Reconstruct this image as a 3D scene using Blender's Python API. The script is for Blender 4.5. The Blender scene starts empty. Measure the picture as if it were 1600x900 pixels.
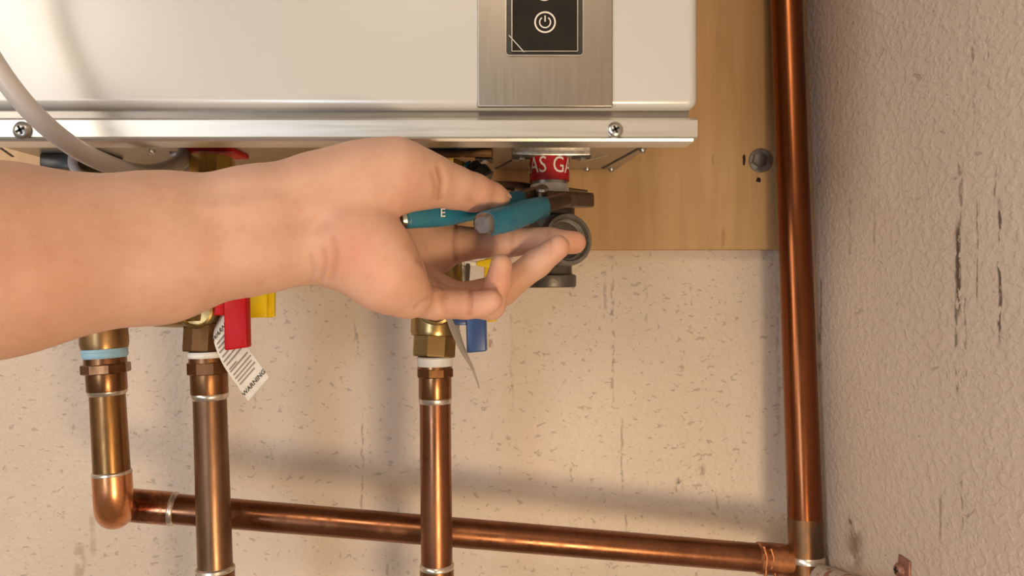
import bpy, bmesh, math, random
import numpy as np
from mathutils import Vector, Matrix
random.seed(7)
SC = bpy.context.scene
COL = SC.collection
F = 1250.0            # focal length in pixels of the 1600x900 frame
CZ = 1.30             # camera height above the floor (metres)
R = math.radians

def P(px, py, d):     # a point at distance d (metres, along the view axis) from the camera plane
    return Vector(((px-800)/F*d, d, CZ+(450-py)/F*d))
def W(wpx, d): return wpx*d/F

# ------------------------------------------------------------------ camera, world, lights, exposure
cam = bpy.data.objects.new('camera', bpy.data.cameras.new('camera'))
COL.objects.link(cam); SC.camera = cam
cam.location = (0, 0, CZ); cam.rotation_euler = (R(90), 0, 0)
cam.data.sensor_width = 36; cam.data.lens = 36*F/1600
cam.data.clip_start = 0.01; cam.data.clip_end = 50

world = bpy.data.worlds.new('world'); SC.world = world
world.use_nodes = True
wb = world.node_tree.nodes['Background']
wb.inputs[0].default_value = (1.0, 0.82, 0.60, 1); wb.inputs[1].default_value = 0.22

def area(name, loc, target, size, energy, col):
    L = bpy.data.lights.new(name, 'AREA'); L.shape = 'DISK'; L.size = size
    L.energy = energy; L.color = col
    o = bpy.data.objects.new(name, L); COL.objects.link(o)
    o.location = loc
    o.rotation_euler = (Vector(target)-Vector(loc)).to_track_quat('-Z', 'Y').to_euler()
    return o
area('work_lamp', (0.20, -0.13, CZ-0.35), (0.10, 0.6, CZ-0.05), 0.15, 3.4, (1.0, 0.77, 0.475))
area('window_daylight', (-1.4, -0.8, CZ+0.45), (0.05, 0.6, CZ), 0.9, 14.0, (1.0, 0.92, 0.82))
area('door_daylight', (-0.55, -0.62, CZ-0.18), (-0.25, 0.5, CZ+0.05), 0.35, 3.0, (0.68, 0.82, 1.0))
area('overhead_fill', (-0.1, -1.4, CZ+1.15), (0.12, 0.6, CZ), 0.5, 8.0, (1.0, 0.80, 0.56))  # added unseen fill light, brightens the right wall and the heater cover

SC.view_settings.view_transform = 'Standard'; SC.view_settings.look = 'None'
SC.view_settings.exposure = 0.0; SC.view_settings.gamma = 1.0
SC.view_settings.use_curve_mapping = False
SC.cycles.use_denoising = True
SC.cycles.max_bounces = 6
SC.cycles.sample_clamp_indirect = 4.0

# ------------------------------------------------------------------ helpers
def root_of(o):
    while o.parent: o = o.parent
    return o
def mesh_obj(name, verts, faces, mat, parent=None, angle=35, origin=None):
    verts = [Vector(v) for v in verts]
    if parent is not None: off = root_of(parent).location.copy()
    elif origin is not None: off = Vector(origin)
    else:
        off = Vector((sum(v.x for v in verts)/len(verts), sum(v.y for v in verts)/len(verts), min(v.z for v in verts)))
    me = bpy.data.meshes.new(name)
    me.from_pydata([tuple(v-off) for v in verts], [], [tuple(f) for f in faces])
    me.validate()
    bm = bmesh.new(); bm.from_mesh(me)
    bmesh.ops.recalc_face_normals(bm, faces=bm.faces[:]); bm.to_mesh(me); bm.free()
    me.polygons.foreach_set('use_smooth', [True]*len(me.polygons))
    if angle is not None: me.set_sharp_from_angle(angle=R(angle))
    if mat: me.materials.append(mat)
    o = bpy.data.objects.new(name, me); COL.objects.link(o)
    if parent is not None: o.parent = parent
    else: o.location = off
    return o
def thing(name, label, cat, loc, group=None):
    o = bpy.data.objects.new(name, None); COL.objects.link(o)
    o.empty_display_size = 0.02; o.location = loc
    return tag(o, label, cat, group)
def tag(o, label, cat, group=None):
    o['label'] = label; o['category'] = cat
    if group: o['group'] = group
    return o
def struct(o): o['kind'] = 'structure'; return o

def frame(d):
    d = Vector(d).normalized()
    a = Vector((0, -1, 0)) if abs(d.y) < 0.9 else Vector((1, 0, 0))
    u = (a - d*a.dot(d)).normalized(); return d, u, d.cross(u)
def rings_mesh(rings, cap0=True, cap1=True):
    n = len(rings[0]); V = []; Fc = []
    for r in rings: V += r
    for k in range(len(rings)-1):
        for i in range(n):
            j = (i+1) % n
            Fc.append((k*n+i, k*n+j, (k+1)*n+j, (k+1)*n+i))
    if cap0: Fc.append(tuple(range(n))[::-1])
    if cap1: Fc.append(tuple(range((len(rings)-1)*n, len(rings)*n)))
    return V, Fc
def lathe_vf(A, d, prof, seg=32, cap0=True, cap1=True, phase=0.0):
    d, u, v = frame(d); A = Vector(A); rings = []
    for s, r in prof:
        rings.append([A + d*s + (u*math.cos(2*math.pi*i/seg+phase) + v*math.sin(2*math.pi*i/seg+phase))*r for i in range(seg)])
    return rings_mesh(rings, cap0, cap1)
def lathe(name, A, d, prof, mat, parent=None, seg=32, cap0=True, cap1=True, phase=0.0, angle=35):
    V, Fc = lathe_vf(A, d, prof, seg, cap0, cap1, phase)
    return mesh_obj(name, V, Fc, mat, parent, angle)
class Axis:           # a near-vertical pipe axis given by two seen points
    def __init__(s, x0, y0, d0, x1, y1, d1):
        s.y0, s.y1, s.d0, s.d1 = y0, y1, d0, d1
        s.A = P(x0, y0, d0); s.B = P(x1, y1, d1)
    def at(s, py):
        t = (py-s.y0)/(s.y1-s.y0); return s.A.lerp(s.B, t), s.d0+(s.d1-s.d0)*t
def vl(name, ax, prof, mat, parent, seg=32, cap=True, phase=0.0, angle=35):  # prof: (py, radius in px)
    d = (ax.B-ax.A).normalized(); pr = []
    A0 = ax.at(prof[0][0])[0]
    for py, r in prof:
        p, dd = ax.at(py); pr.append(((p-A0).dot(d), W(r, dd)))
    return lathe(name, A0, d, pr, mat, parent, seg, cap, cap, phase, angle)
def catmull(pts, n=8):
    pts = [Vector(p) for p in pts]; out = []
    q = [pts[0]*2-pts[1]] + pts + [pts[-1]*2-pts[-2]]
    for i in range(1, len(q)-2):
        for k in range(n):
            t = k/n; a, b, c, d = q[i-1], q[i], q[i+1], q[i+2]
            out.append(0.5*((2*b)+(c-a)*t+(2*a-5*b+4*c-d)*t*t+(3*b-a-3*c+d)*t**3))
    out.append(pts[-1]); return out
def sweep_vf(pts, sizes, up=(0, 0, 1), n=16, exp=2.0, cap=True):
    # sizes: half extents (along side, along up) per point
    pts = [Vector(p) for p in pts]; up = Vector(up); rings = []
    for i, p in enumerate(pts):
        t = (pts[min(i+1, len(pts)-1)] - pts[max(i-1, 0)]).normalized()
        s = t.cross(up).normalized(); u = s.cross(t).normalized()
        a, b = sizes[i] if isinstance(sizes, list) else sizes
        ring = []
        for k in range(n):
            th = 2*math.pi*(k+0.5)/n; c, sn = math.cos(th), math.sin(th)
            ring.append(p + s*a*math.copysign(abs(c)**(2/exp), c) + u*b*math.copysign(abs(sn)**(2/exp), sn))
        rings.append(ring)
    return rings_mesh(rings, cap, cap)
def sweep(name, pts, sizes, mat, parent=None, up=(0, 0, 1), n=16, exp=2.0, angle=40):
    V, Fc = sweep_vf(pts, sizes, up, n, exp)
    return mesh_obj(name, V, Fc, mat, parent, angle)
def tube(name, pts, r, mat, parent=None, n=20, sub=8):
    return sweep(name, catmull(pts, sub), (r, r), mat, parent, up=(0.31, 0.2, 0.93), n=n)
def box_vf(lo, hi, bev=0.0, seg=2):
    bm = bmesh.new(); bmesh.ops.create_cube(bm, size=1)
    lo, hi = Vector(lo), Vector(hi)
    for v in bm.verts:
        v.co = Vector([(lo[k]+hi[k])/2 + v.co[k]*(hi[k]-lo[k]) for k in range(3)])
    if bev: bmesh.ops.bevel(bm, geom=bm.edges[:], offset=bev, segments=seg, affect='EDGES', profile=0.5)
    bm.verts.index_update()
    V = [v.co.copy() for v in bm.verts]; Fc = [[v.index for v in f.verts] for f in bm.faces]; bm.free()
    return V, Fc
def box(name, lo, hi, mat, parent=None, bev=0.0, seg=2, angle=35):
    V, Fc = box_vf(lo, hi, bev, seg); return mesh_obj(name, V, Fc, mat, parent, angle)
def obox(name, c, half, rot, mat, parent=None, bev=0.0):
    V, Fc = box_vf([-h for h in half], half, bev); M = rot.to_matrix() if hasattr(rot, 'to_matrix') else rot
    return mesh_obj(name, [M @ v + Vector(c) for v in V], Fc, mat, parent)
def merge(*vfs):
    V, Fc = [], []
    for v, f in vfs:
        o = len(V); V += list(v); Fc += [[i+o for i in q] for q in f]
    return V, Fc
def text_vf(s, size, bold=0.0):
    cu = bpy.data.curves.new('text', 'FONT'); cu.body = s; cu.size = size
    cu.align_x = 'CENTER'; cu.align_y = 'CENTER'; cu.resolution_u = 3; cu.offset = bold*size
    o = bpy.data.objects.new('text', cu); COL.objects.link(o)
    dg = bpy.context.evaluated_depsgraph_get(); me = o.evaluated_get(dg).to_mesh()
    V = [v.co.copy() for v in me.vertices]; Fc = [list(p.vertices) for p in me.polygons]
    o.evaluated_get(dg).to_mesh_clear(); bpy.data.objects.remove(o); bpy.data.curves.remove(cu)
    return V, Fc

# ------------------------------------------------------------------ materials
class NT:
    def __init__(s, name):
        s.m = bpy.data.materials.new(name); s.m.use_nodes = True
        s.t = s.m.node_tree; s.b = s.t.nodes['Principled BSDF']
        s.geo = None
    def n(s, typ, **kw):
        nd = s.t.nodes.new(typ)
        for k, v in kw.items():
            if isinstance(k, str) and hasattr(nd, k): setattr(nd, k, v)
        return nd
    def link(s, a, b): s.t.links.new(a, b)
    def pos(s):
        if not s.geo: s.geo = s.n('ShaderNodeNewGeometry')
        return s.geo.outputs['Position']
    def setin(s, sock, v):
        if isinstance(v, (int, float)): sock.default_value = v
        elif isinstance(v, (tuple, list)): sock.default_value = tuple(v)
        else: s.link(v, sock)
    def math(s, op, a, b=0.0, clamp=False):
        nd = s.n('ShaderNodeMath'); nd.operation = op; nd.use_clamp = clamp
        s.setin(nd.inputs[0], a); s.setin(nd.inputs[1], b); return nd.outputs[0]
    def mapr(s, v, a, b, c=0.0, d=1.0):
        nd = s.n('ShaderNodeMapRange'); nd.interpolation_type = 'SMOOTHSTEP'
        s.setin(nd.inputs[0], v)
        for i, x in enumerate((a, b, c, d)): nd.inputs[1+i].default_value = x
        return nd.outputs[0]
    def noise(s, scale, detail=3, rough=0.55, stretch=(1, 1, 1), dist=0.0):
        mp = s.n('ShaderNodeMapping'); mp.inputs['Scale'].default_value = stretch
        s.link(s.pos(), mp.inputs['Vector'])
        nd = s.n('ShaderNodeTexNoise'); nd.inputs['Scale'].default_value = scale
        nd.inputs['Detail'].default_value = detail; nd.inputs['Roughness'].default_value = rough
        nd.inputs['Distortion'].default_value = dist
        s.link(mp.outputs[0], nd.inputs['Vector']); return nd.outputs['Fac']
    def mix(s, f, a, b):
        nd = s.n('ShaderNodeMix'); nd.data_type = 'RGBA'
        s.setin(nd.inputs[0], f)
        for sock, v in ((nd.inputs[6], a), (nd.inputs[7], b)):
            if isinstance(v, (tuple, list)) and len(v) == 3: v = (*v, 1)
            s.setin(sock, v)
        return nd.outputs[2]
    def bump(s, h, strength=0.5, dist=0.001, prev=None):
        nd = s.n('ShaderNodeBump'); nd.inputs['Strength'].default_value = strength
        nd.inputs['Distance'].default_value = dist
        s.link(h, nd.inputs['Height'])
        if prev is not None: s.link(prev, nd.inputs['Normal'])
        return nd.outputs[0]
    def out(s, color=None, rough=None, metal=None, normal=None, **kw):
        if color is not None:
            if isinstance(color, (tuple, list)): color = (*color[:3], 1)
            s.setin(s.b.inputs['Base Color'], color)
        if rough is not None: s.setin(s.b.inputs['Roughness'], rough)
        if metal is not None: s.setin(s.b.inputs['Metallic'], metal)
        if normal is not None: s.link(normal, s.b.inputs['Normal'])
        for k, v in kw.items(): s.setin(s.b.inputs[k.replace('_', ' ')], v)
        return s.m

def plain(name, col, rough=0.5, metal=0.0, var=0.12, scale=60, **kw):
    t = NT(name); f = t.noise(scale)
    c = t.mix(t.mapr(f, 0.3, 0.7), tuple(x*(1-var) for x in col), tuple(min(1, x*(1+var)) for x in col))
    return t.out(c, rough, metal, **kw)
def copper(name, a, b, c, rough=(0.22, 0.42), scale=18):
    t = NT(name)
    f1 = t.noise(scale, 4, 0.6, (1, 1, 0.45)); f2 = t.noise(scale*5, 3, 0.6, (1, 1, 0.3)); f3 = t.noise(9, 2)
    col = t.mix(t.mapr(f1, 0.35, 0.65), a, b)
    col = t.mix(t.math('MULTIPLY', t.mapr(f2, 0.52, 0.72), 0.55), col, c)
    spots = t.mapr(t.noise(260, 1), 0.76, 0.80)
    col = t.mix(t.math('MULTIPLY', spots, 0.6), col, (0.10, 0.05, 0.03))
    ro = t.mapr(t.math('ADD', t.math('MULTIPLY', f2, 0.5), t.math('MULTIPLY', f3, 0.5)), 0.35, 0.65, *rough)
    nb = t.bump(t.noise(140, 3), 0.06, 0.0006)
    return t.out(col, ro, 0.92, nb)

def wall_material(name, uaxis, base, marks, dents, lump, lscale):
    t = NT(name)
    sep = t.n('ShaderNodeSeparateXYZ'); t.link(t.pos(), sep.inputs[0])
    u = sep.outputs[uaxis]; v = sep.outputs[2]
    big = t.noise(5, 3); med = t.noise(24, 4); fine = t.noise(420, 2)
    col = t.mix(t.mapr(big, 0.3, 0.7), tuple(x*0.93 for x in base), base)
    col = t.mix(t.math('MULTIPLY', t.mapr(med, 0.5, 0.75), 0.25), col, tuple(x*y for x, y in zip(base, (0.86, 0.80, 0.74))))
    # sparse small dark nicks in the paint
    st = (1, 1, 1.7) if uaxis == 0 else (1, 0.55, 1)
    nick = t.mapr(t.noise(150, 2, 0.6, st, 0.6), *dents)
    col = t.mix(t.math('MULTIPLY', nick, 0.34), col, (0.16, 0.11, 0.075))
    wob = t.math('MULTIPLY', t.math('SUBTRACT', t.noise(60, 3), 0.5), 0.006)
    uu = t.math('ADD', u, wob)
    grit = t.noise(230, 3, 0.7, (1, 1, 0.55)); grit2 = t.noise(75, 3, 0.6)
    for (u0, v0, v1, w, strength, c, thr) in marks:
        a = t.math('ABSOLUTE', t.math('SUBTRACT', uu, u0))
        blob = abs(v1-v0) < 6*w
        m = t.mapr(a, 0.0 if blob else w*0.35, w*1.25, 1.0, 0.0)
        vm, vh = (v0+v1)/2, abs(v1-v0)/2
        b = t.mapr(t.math('ABSOLUTE', t.math('SUBTRACT', v, vm)), vh*(0.1 if blob else 0.72), vh*1.05, 1.0, 0.0)
        g = t.mapr(grit if thr > 0 else grit2, abs(thr)-0.06, abs(thr)+0.06)
        m = t.math('MULTIPLY', t.math('MULTIPLY', m, b), t.math('MULTIPLY', g, strength))
        col = t.mix(m, col, c)
    h1 = t.mapr(t.noise(lscale, 3, 0.5, (1, 0.55 if uaxis == 1 else 1, 0.9), 0.35), 0.42, 0.66)
    nb = t.bump(h1, 0.42 if uaxis == 1 else 0.5, lump)
    nb = t.bump(t.noise(60, 3), 0.3, lump*1.4, nb)
    nb = t.bump(fine, 0.22, 0.0005, nb)
    nb = t.bump(t.math('SUBTRACT', 1.0, nick), 0.5, 0.0008, nb)
    return t.out(col, 0.48, 0.0, nb, Specular_IOR_Level=0.35)

# ------------------------------------------------------------------ setting: two walls in a corner, floor
DW = 0.675            # back wall distance
XW = 0.2376           # right wall
DIRT = (0.09, 0.06, 0.045); BROWN = (0.19, 0.115, 0.07); GREEN = (0.30, 0.22, 0.10)
def bm_(px, y0, y1, w, s, c=DIRT, thr=0.5):
    z0 = P(px, y0, DW).z; z1 = P(px, y1, DW).z
    return (P(px, 0, DW).x, z0, z1, W(w, DW), s, c, thr)
def rm_(px, y0, y1, w, s, c=DIRT, thr=0.5):
    d = XW*F/(px-800); dd = w*d/(px-800)
    return (d, P(px, y0, d).z, P(px, y1, d).z, dd, s, c, thr)
back_marks = [bm_(957, 400, 640, 3, .5, BROWN, .52), bm_(972, 650, 770, 2, .5, BROWN, .46), bm_(945, 420, 500, 3, .4, BROWN, .5),
              bm_(1060, 742, 772, 8, .8, DIRT, .53), bm_(1096, 722, 750, 8, .55, BROWN, .45), bm_(893, 728, 750, 5, .7, DIRT, .52),
              bm_(566, 640, 810, 2, .5, BROWN, .47), bm_(605, 880, 900, 3, .4, BROWN), bm_(124, 845, 905, 10, .45, GREEN, -.46),
              bm_(145, 800, 870, 5, .35, GREEN, -.5), bm_(272, 825, 860, 9, .35, GREEN, -.5), bm_(556, 500, 560, 3, .5, BROWN, .5),
              bm_(768, 520, 545, 4, .7, (0.3, 0.10, 0.07), .5), bm_(1216, 420, 700, 3, .35, BROWN, .5), bm_(800, 480, 640, 3, .3, BROWN, .54),
              bm_(1010, 400, 520, 3, .3, BROWN, .54), bm_(1120, 760, 800, 3, .3, BROWN, .5), bm_(978, 780, 850, 2, .5, BROWN, .47)]
right_marks = [rm_(1497, 345, 500, 5, .95, DIRT, .44), rm_(1495, 480, 620, 3, .7, DIRT, .52), rm_(1500, 230, 370, 4, .5, DIRT, .56),
               rm_(1562, 300, 545, 3.5, .9, DIRT, .5), rm_(1527, 310, 478, 1.4, .75, BROWN, .42), rm_(1508, 440, 600, 2.4, .55, DIRT, .54),
               rm_(1521, 50, 215, 3, .55, DIRT, .56), rm_(1544, 60, 145, 2, .5, DIRT, .53), rm_(1556, 260, 320, 2, .6, DIRT, .52),
               rm_(1283, 430, 525, 1.6, .7, DIRT, .44), rm_(1281, 505, 545, 5, .7, DIRT, .47), rm_(1280, 560, 590, 6, .7, DIRT, .47),
               rm_(1470, 770, 850, 1.8, .55, BROWN, .45), rm_(1503, 735, 830, 2, .5, BROWN, .48), rm_(1336, 800, 905, 17, .75, BROWN, -.42),
               rm_(1328, 808, 822, 4, .9, DIRT, .45), rm_(1293, 850, 880, 5, .7, DIRT, .45), rm_(1328, 300, 420, 2, .35, BROWN, .5),
               rm_(1366, 310, 385, 2.5, .45, BROWN, .52), rm_(1387, 140, 170, 4, .4, DIRT, .52), rm_(1550, 540, 565, 4, .5, DIRT, .5)]
M_back = wall_material('painted_plaster', 0, (0.74, 0.605, 0.485), back_marks, (0.638, 0.69), 0.0006, 210)
M_right = wall_material('knockdown_paint', 1, (0.72, 0.585, 0.475), right_marks, (0.70, 0.76), 0.0011, 270)
M_floor = plain('concrete', (0.30, 0.26, 0.22), 0.7)
struct(box('wall_back', (-1.8, DW, 0), (XW+0.1, DW+0.1, 2.5), M_back))
struct(box('wall_right', (XW, -1.6, 0), (XW+0.1, DW, 2.5), M_right))
struct(box('floor', (-1.8, -2.6, -0.1), (XW+0.1, DW+0.1, 0), M_floor))

# ------------------------------------------------------------------ plywood backing board with its lag bolt
def plywood_material():
    t = NT('plywood')
    g = t.noise(9, 5, 0.6, (4.5, 4.5, 0.45), 1.2); g2 = t.noise(60, 4, 0.6, (5, 5, 0.25))
    c = t.mix(t.mapr(g, 0.35, 0.65), (0.50, 0.295, 0.125), (0.57, 0.345, 0.155))
    c = t.mix(t.math('MULTIPLY', t.mapr(g2, 0.5, 0.7), 0.2), c, (0.42, 0.23, 0.09))
    sp = t.mapr(t.noise(48, 2, 0.5, (2.5, 1, 0.6)), 0.70, 0.76)
    c = t.mix(t.math('MULTIPLY', sp, 0.35), c, (0.20, 0.09, 0.03))
    return t.out(c, 0.45, 0, t.bump(g2, 0.1, 0.0004))
M_ply = plywood_material()
M_hole = plain('bored_hole', (0.035, 0.012, 0.006), 0.9)
M_zinc = plain('zinc_plate', (0.40, 0.39, 0.38), 0.34, 0.9, 0.15, 150)
M_boltd = plain('bolt_zinc', (0.20, 0.19, 0.18), 0.3, 0.9, 0.2, 150)
DP = 0.660
pz0 = P(0, 390, DP).z
board = box('plywood_board', (-0.44, DP, pz0), (XW-0.0015, DW-0.0005, CZ+0.62), M_ply, None, 0.0008, 1)
tag(board, 'tan plywood backing board screwed to the wall behind the water heater', 'board')
def disc_blob(name, px, py, d, a, b, mat, parent, seed, dep=0.0006):
    rnd = random.Random(seed); n = 12; c = P(px, py, d); V = []
    for y in (d, d-dep):
        for i in range(n):
            th = 2*math.pi*i/n; k = rnd.uniform(0.75, 1.2) if y == d else kk[i]
            if y == d:
                if i == 0: kk = []
                kk.append(k)
            V.append(Vector((c.x+math.cos(th)*W(a, d)*k, y, c.z+math.sin(th)*W(b, d)*k)))
    Fc = [[i, (i+1) % n, n+(i+1) % n, n+i] for i in range(n)] + [list(range(n)), list(range(n, 2*n))]
    return mesh_obj(name, V, Fc, mat, parent)
disc_blob('drill_hole', 1185, 281, DP, 4.2, 4.0, M_hole, board, 3, 0.0002)
disc_blob('gouge', 1162.5, 250, DP, 2.4, 8, M_hole, board, 5, 0.0002)
bolt = thing('lag_bolt', 'zinc hex head lag bolt with washer in the plywood beside the tall corner pipe', 'bolt', P(1187, 251, DP))
lathe('washer', P(1188, 251, DP), (0, -1, 0), [(0, W(18.5, DP)), (0.0016, W(18.5, DP)), (0.0022, W(17, DP))], M_zinc, bolt, 36)
lathe('bolt_head', P(1185, 251, DP-0.002), (0, -1, 0), [(0, W(12.6, DP)), (0.0052, W(12.6, DP)), (0.0066, W(11.2, DP)), (0.0069, W(6, DP))], M_boltd, bolt, 6, phase=0.3, angle=20)

# ------------------------------------------------------------------ water heater
def cover_material():
    t = NT('cover_enamel')
    return t.out(t.mix(t.mapr(t.noise(8), .3, .7), (0.60, 0.585, 0.56), (0.62, 0.605, 0.58)), 0.28, 0.15, t.bump(t.noise(700, 2), 0.05, 0.0002))
def brushed(name, col, rough, stretch):
    t = NT(name); g = t.noise(120, 3, 0.6, stretch)
    c = t.mix(t.mapr(g, .3, .7), tuple(x*.98 for x in col), col)
    r = t.mapr(g, .3, .7, rough-0.02, rough+0.02)
    return t.out(c, r, 1.0, t.bump(g, 0.012, 0.0002))
M_cover = cover_material()
M_lip = brushed('lip_steel', (0.80, 0.77, 0.72), 0.36, (0.15, 3, 6))
M_plate = brushed('brushed_plate', (0.42, 0.37, 0.32), 0.36, (5, 5, 0.2))
M_under = brushed('underside_steel', (0.50, 0.47, 0.43), 0.40, (2, 0.5, 2))
M_dark = plain('dark_gasket', (0.055, 0.045, 0.04), 0.6)
M_black = plain('black_plastic', (0.02, 0.018, 0.017), 0.32)
M_glass = plain('display_black', (0.022, 0.018, 0.014), 0.07)
M_clear = plain('clear_rim', (0.55, 0.50, 0.45), 0.18, 0.6)
M_steel = plain('screw_steel', (0.50, 0.48, 0.45), 0.30, 0.95, 0.2, 300)
M_ring = plain('printed_silver', (0.66, 0.62, 0.55), 0.4, 0.3)
M_crossd = plain('recess_black', (0.02, 0.015, 0.012), 0.7)
M_groove = brushed('groove_shade_steel', (0.30, 0.27, 0.24), 0.35, (0.3, 2, 4))  # steel colour darkened to stand in for shade inside the recessed gap
DH = 0.440            # front of the heater
XR = P(1091, 0, DH).x; XL = -0.36
ZLB = P(0, 221, DH).z; ZLT = P(0, 184, DH).z; ZCB = P(0, 169, DH).z; ZU = P(0, 265, 0.655).z
heater = thing('water_heater', 'white tankless water heater with brushed control plate hung on the plywood board', 'water heater', ((XL+XR)/2, 0.655, ZLB))
def rounded_front(name, x0, x1, z0, z1, d0, d1, rad, mat, parent, rb=0.003):
    # box whose visible front edges are rounded
    bm = bmesh.new(); bmesh.ops.create_cube(bm, size=1)
    for v in bm.verts:
        v.co = Vector(((x0+x1)/2+v.co.x*(x1-x0), (d0+d1)/2+v.co.y*(d1-d0), (z0+z1)/2+v.co.z*(z1-z0)))
    es = [e for e in bm.edges if all(abs(v.co.y-d0) < 1e-6 for v in e.verts) or all(abs(v.co.z-z0) < 1e-6 and abs(v.co.x-x1) < 1e-6 for v in e.verts)]
    bmesh.ops.bevel(bm, geom=es, offset=rad, segments=6, affect='EDGES', profile=0.5)
    bm.verts.index_update()
    V = [v.co.copy() for v in bm.verts]; Fc = [[v.index for v in f.verts] for f in bm.faces]; bm.free()
    return mesh_obj(name, V, Fc, mat, parent, 40)
rounded_front('front_cover', XL, XR, ZCB, CZ+0.60, DH, 0.478, 0.0055, M_cover, heater)
box('cover_gap', (XL+0.004, DH+0.0062, ZLT-0.004), (XR-0.004, 0.476, ZCB+0.003), M_groove, heater)
# the lower lip is a folded strip: flat face, rolled top and bottom edges, clipped right end
def lip():
    z0, z1 = ZLB, ZLT; y = DH-0.0005
    prof = [(y+0.020, z1+0.0005), (y+0.004, z1+0.0006), (y+0.0012, z1), (y, z1-0.0014), (y+0.0004, z0+0.0026), (y-0.0006, z0+0.0014), (y+0.0002, z0), (y+0.003, z0-0.0004),
            (y+0.02, z0), (y+0.02, z0+0.001), (y+0.004, z0+0.0012), (y+0.0035, z1-0.002), (y+0.02, z1-0.0014)]
    V = []; n = len(prof)
    for x, cl in ((XL, 0), (XR-0.0028, 0), (XR-0.0004, 1)):
        for (yy, zz) in prof:
            V.append(Vector((x, yy, zz if not cl else min(max(zz, z0+0.0022), z1-0.0005))))
    Fc = [[k*n+i, k*n+(i+1) % n, (k+1)*n+(i+1) % n, (k+1)*n+i] for k in range(2) for i in range(n)]
    Fc += [list(range(n)), list(range(2*n, 3*n))]
    return mesh_obj('bottom_lip', V, Fc, M_lip, heater, 30)
lip()
XB = P(958, 0, 0.655).x
def under(px, py):      # point on the underside plane seen at (px, py)
    d = (ZU-CZ)*F/(450-py); return P(px, py, d)
def bottom_panel():
    c1 = under(1016, 229); c2 = under(962, 264.5)
    o = [(XL+0.01, DH+0.012), (c1.x+0.002, DH+0.012), (c1.x, c1.y), (c2.x, 0.655), (XL+0.01, 0.655)]
    r0 = [Vector((x, y, ZU)) for x, y in o]; r1 = [Vector((x, y, ZU+0.008)) for x, y in o]
    V, Fc = rings_mesh([r0, r1]); return mesh_obj('bottom_panel', V, Fc, M_under, heater)
bottom_panel()
box('back_case', (XL+0.01, 0.478, ZU+0.008), (XB-0.001, 0.657, CZ+0.58), M_under, heater)
def screw(px, py, d, r_px, parent, axis=(0, -1, 0), rise=0.0022):
    A = P(px, py, d); r = W(r_px, d)
    s = lathe('screw', A, axis, [(0, r), (rise*0.4, r*0.98), (rise*0.75, r*0.8), (rise, r*0.45), (rise*1.03, 0.0001)], M_steel, parent, 24, angle=50)
    dn, u, v = frame(axis); u2 = (u+v*0.5).normalized(); v2 = dn.cross(u2)
    c = A + dn*(rise*0.98)
    vf = []
    for a, b in ((u2, v2), (v2, u2)):
        V = [c + a*(sx*r*0.50) + b*(sy*r*0.13) + dn*(sz*0.0003) for sx in (-1, 1) for sy in (-1, 1) for sz in (-1, 1)]
        vf.append((V, [[0, 1, 3, 2], [4, 5, 7, 6], [0, 1, 5, 4], [2, 3, 7, 6], [0, 2, 6, 4], [1, 3, 7, 5]]))
    V, Fc = merge(*vf); mesh_obj('cross_recess', V, Fc, M_crossd, s)
    return s
screw(35, 204, DH-0.0005, 14.5, heater); screw(961, 203, DH-0.0005, 12.5, heater)
# control plate and display
dpl = DH-0.0014
def pl(px, py, d=dpl): return P(px, py, d)
plate = rounded_front('control_plate', pl(746, 0).x, pl(957.5, 0).x, pl(0, 167).z, CZ+0.36, dpl, DH+0.001, 0.0008, M_plate, heater)
def rrect(cx0, cx1, cz0, cz1, r, y, n=5):
    V = []
    for (cx, cz, a0) in ((cx1-r, cz1-r, 0), (cx0+r, cz1-r, 90), (cx0+r, cz0+r, 180), (cx1-r, cz0+r, 270)):
        for k in range(n+1):
            a = R(a0+90*k/n); V.append(Vector((cx+r*math.cos(a), y, cz+r*math.sin(a))))
    return V
def rr_frame(name, x0, x1, z0, z1, r, wd, y0, y1, mat, parent, wd_b=None):
    a = rrect(x0, x1, z0, z1, r, y0); b = rrect(x0, x1, z0, z1, r, y1); i_ = rrect(x0+wd, x1-wd, z0+wd, z1-wd, max(r-wd, 0.0003), y1)
    j_ = rrect(x0+wd, x1-wd, z0+wd, z1-wd, max(r-wd, 0.0003), y0)
    V, Fc = rings_mesh([a, b, i_, j_], False, False); return mesh_obj(name, V, Fc, mat, parent, 30)
x0, x1, zb, zt = pl(789.5, 0).x, pl(912, 0).x, pl(0, 88).z, CZ+0.30
rr_frame('display_rim', x0, x1, zb, zt, 0.0022, 0.0006, dpl+0.0002, dpl-0.0008, M_clear, plate)
V, Fc = rings_mesh([rrect(x0+.0006, x1-.0006, zb+.0006, zt-.0006, 0.0018, dpl+.0002), rrect(x0+.0006, x1-.0006, zb+.0006, zt-.0006, 0.0018, dpl-.0002)])
bez = mesh_obj('display_bezel', V, Fc, M_black, plate)
xa, xb, za = pl(799, 0).x, pl(903, 0).x, pl(0, 82).z
V, Fc = rings_mesh([rrect(xa, xb, za, zt-.003, 0.0006, dpl-.0001), rrect(xa, xb, za, zt-.003, 0.0006, dpl-.0012)])
mesh_obj('display_window', V, Fc, M_glass, plate)
rr_frame('window_edge', xa, xb, za, zt-.003, 0.0006, 0.00055, dpl-.0010, dpl-.0015, M_clear, plate)
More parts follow.
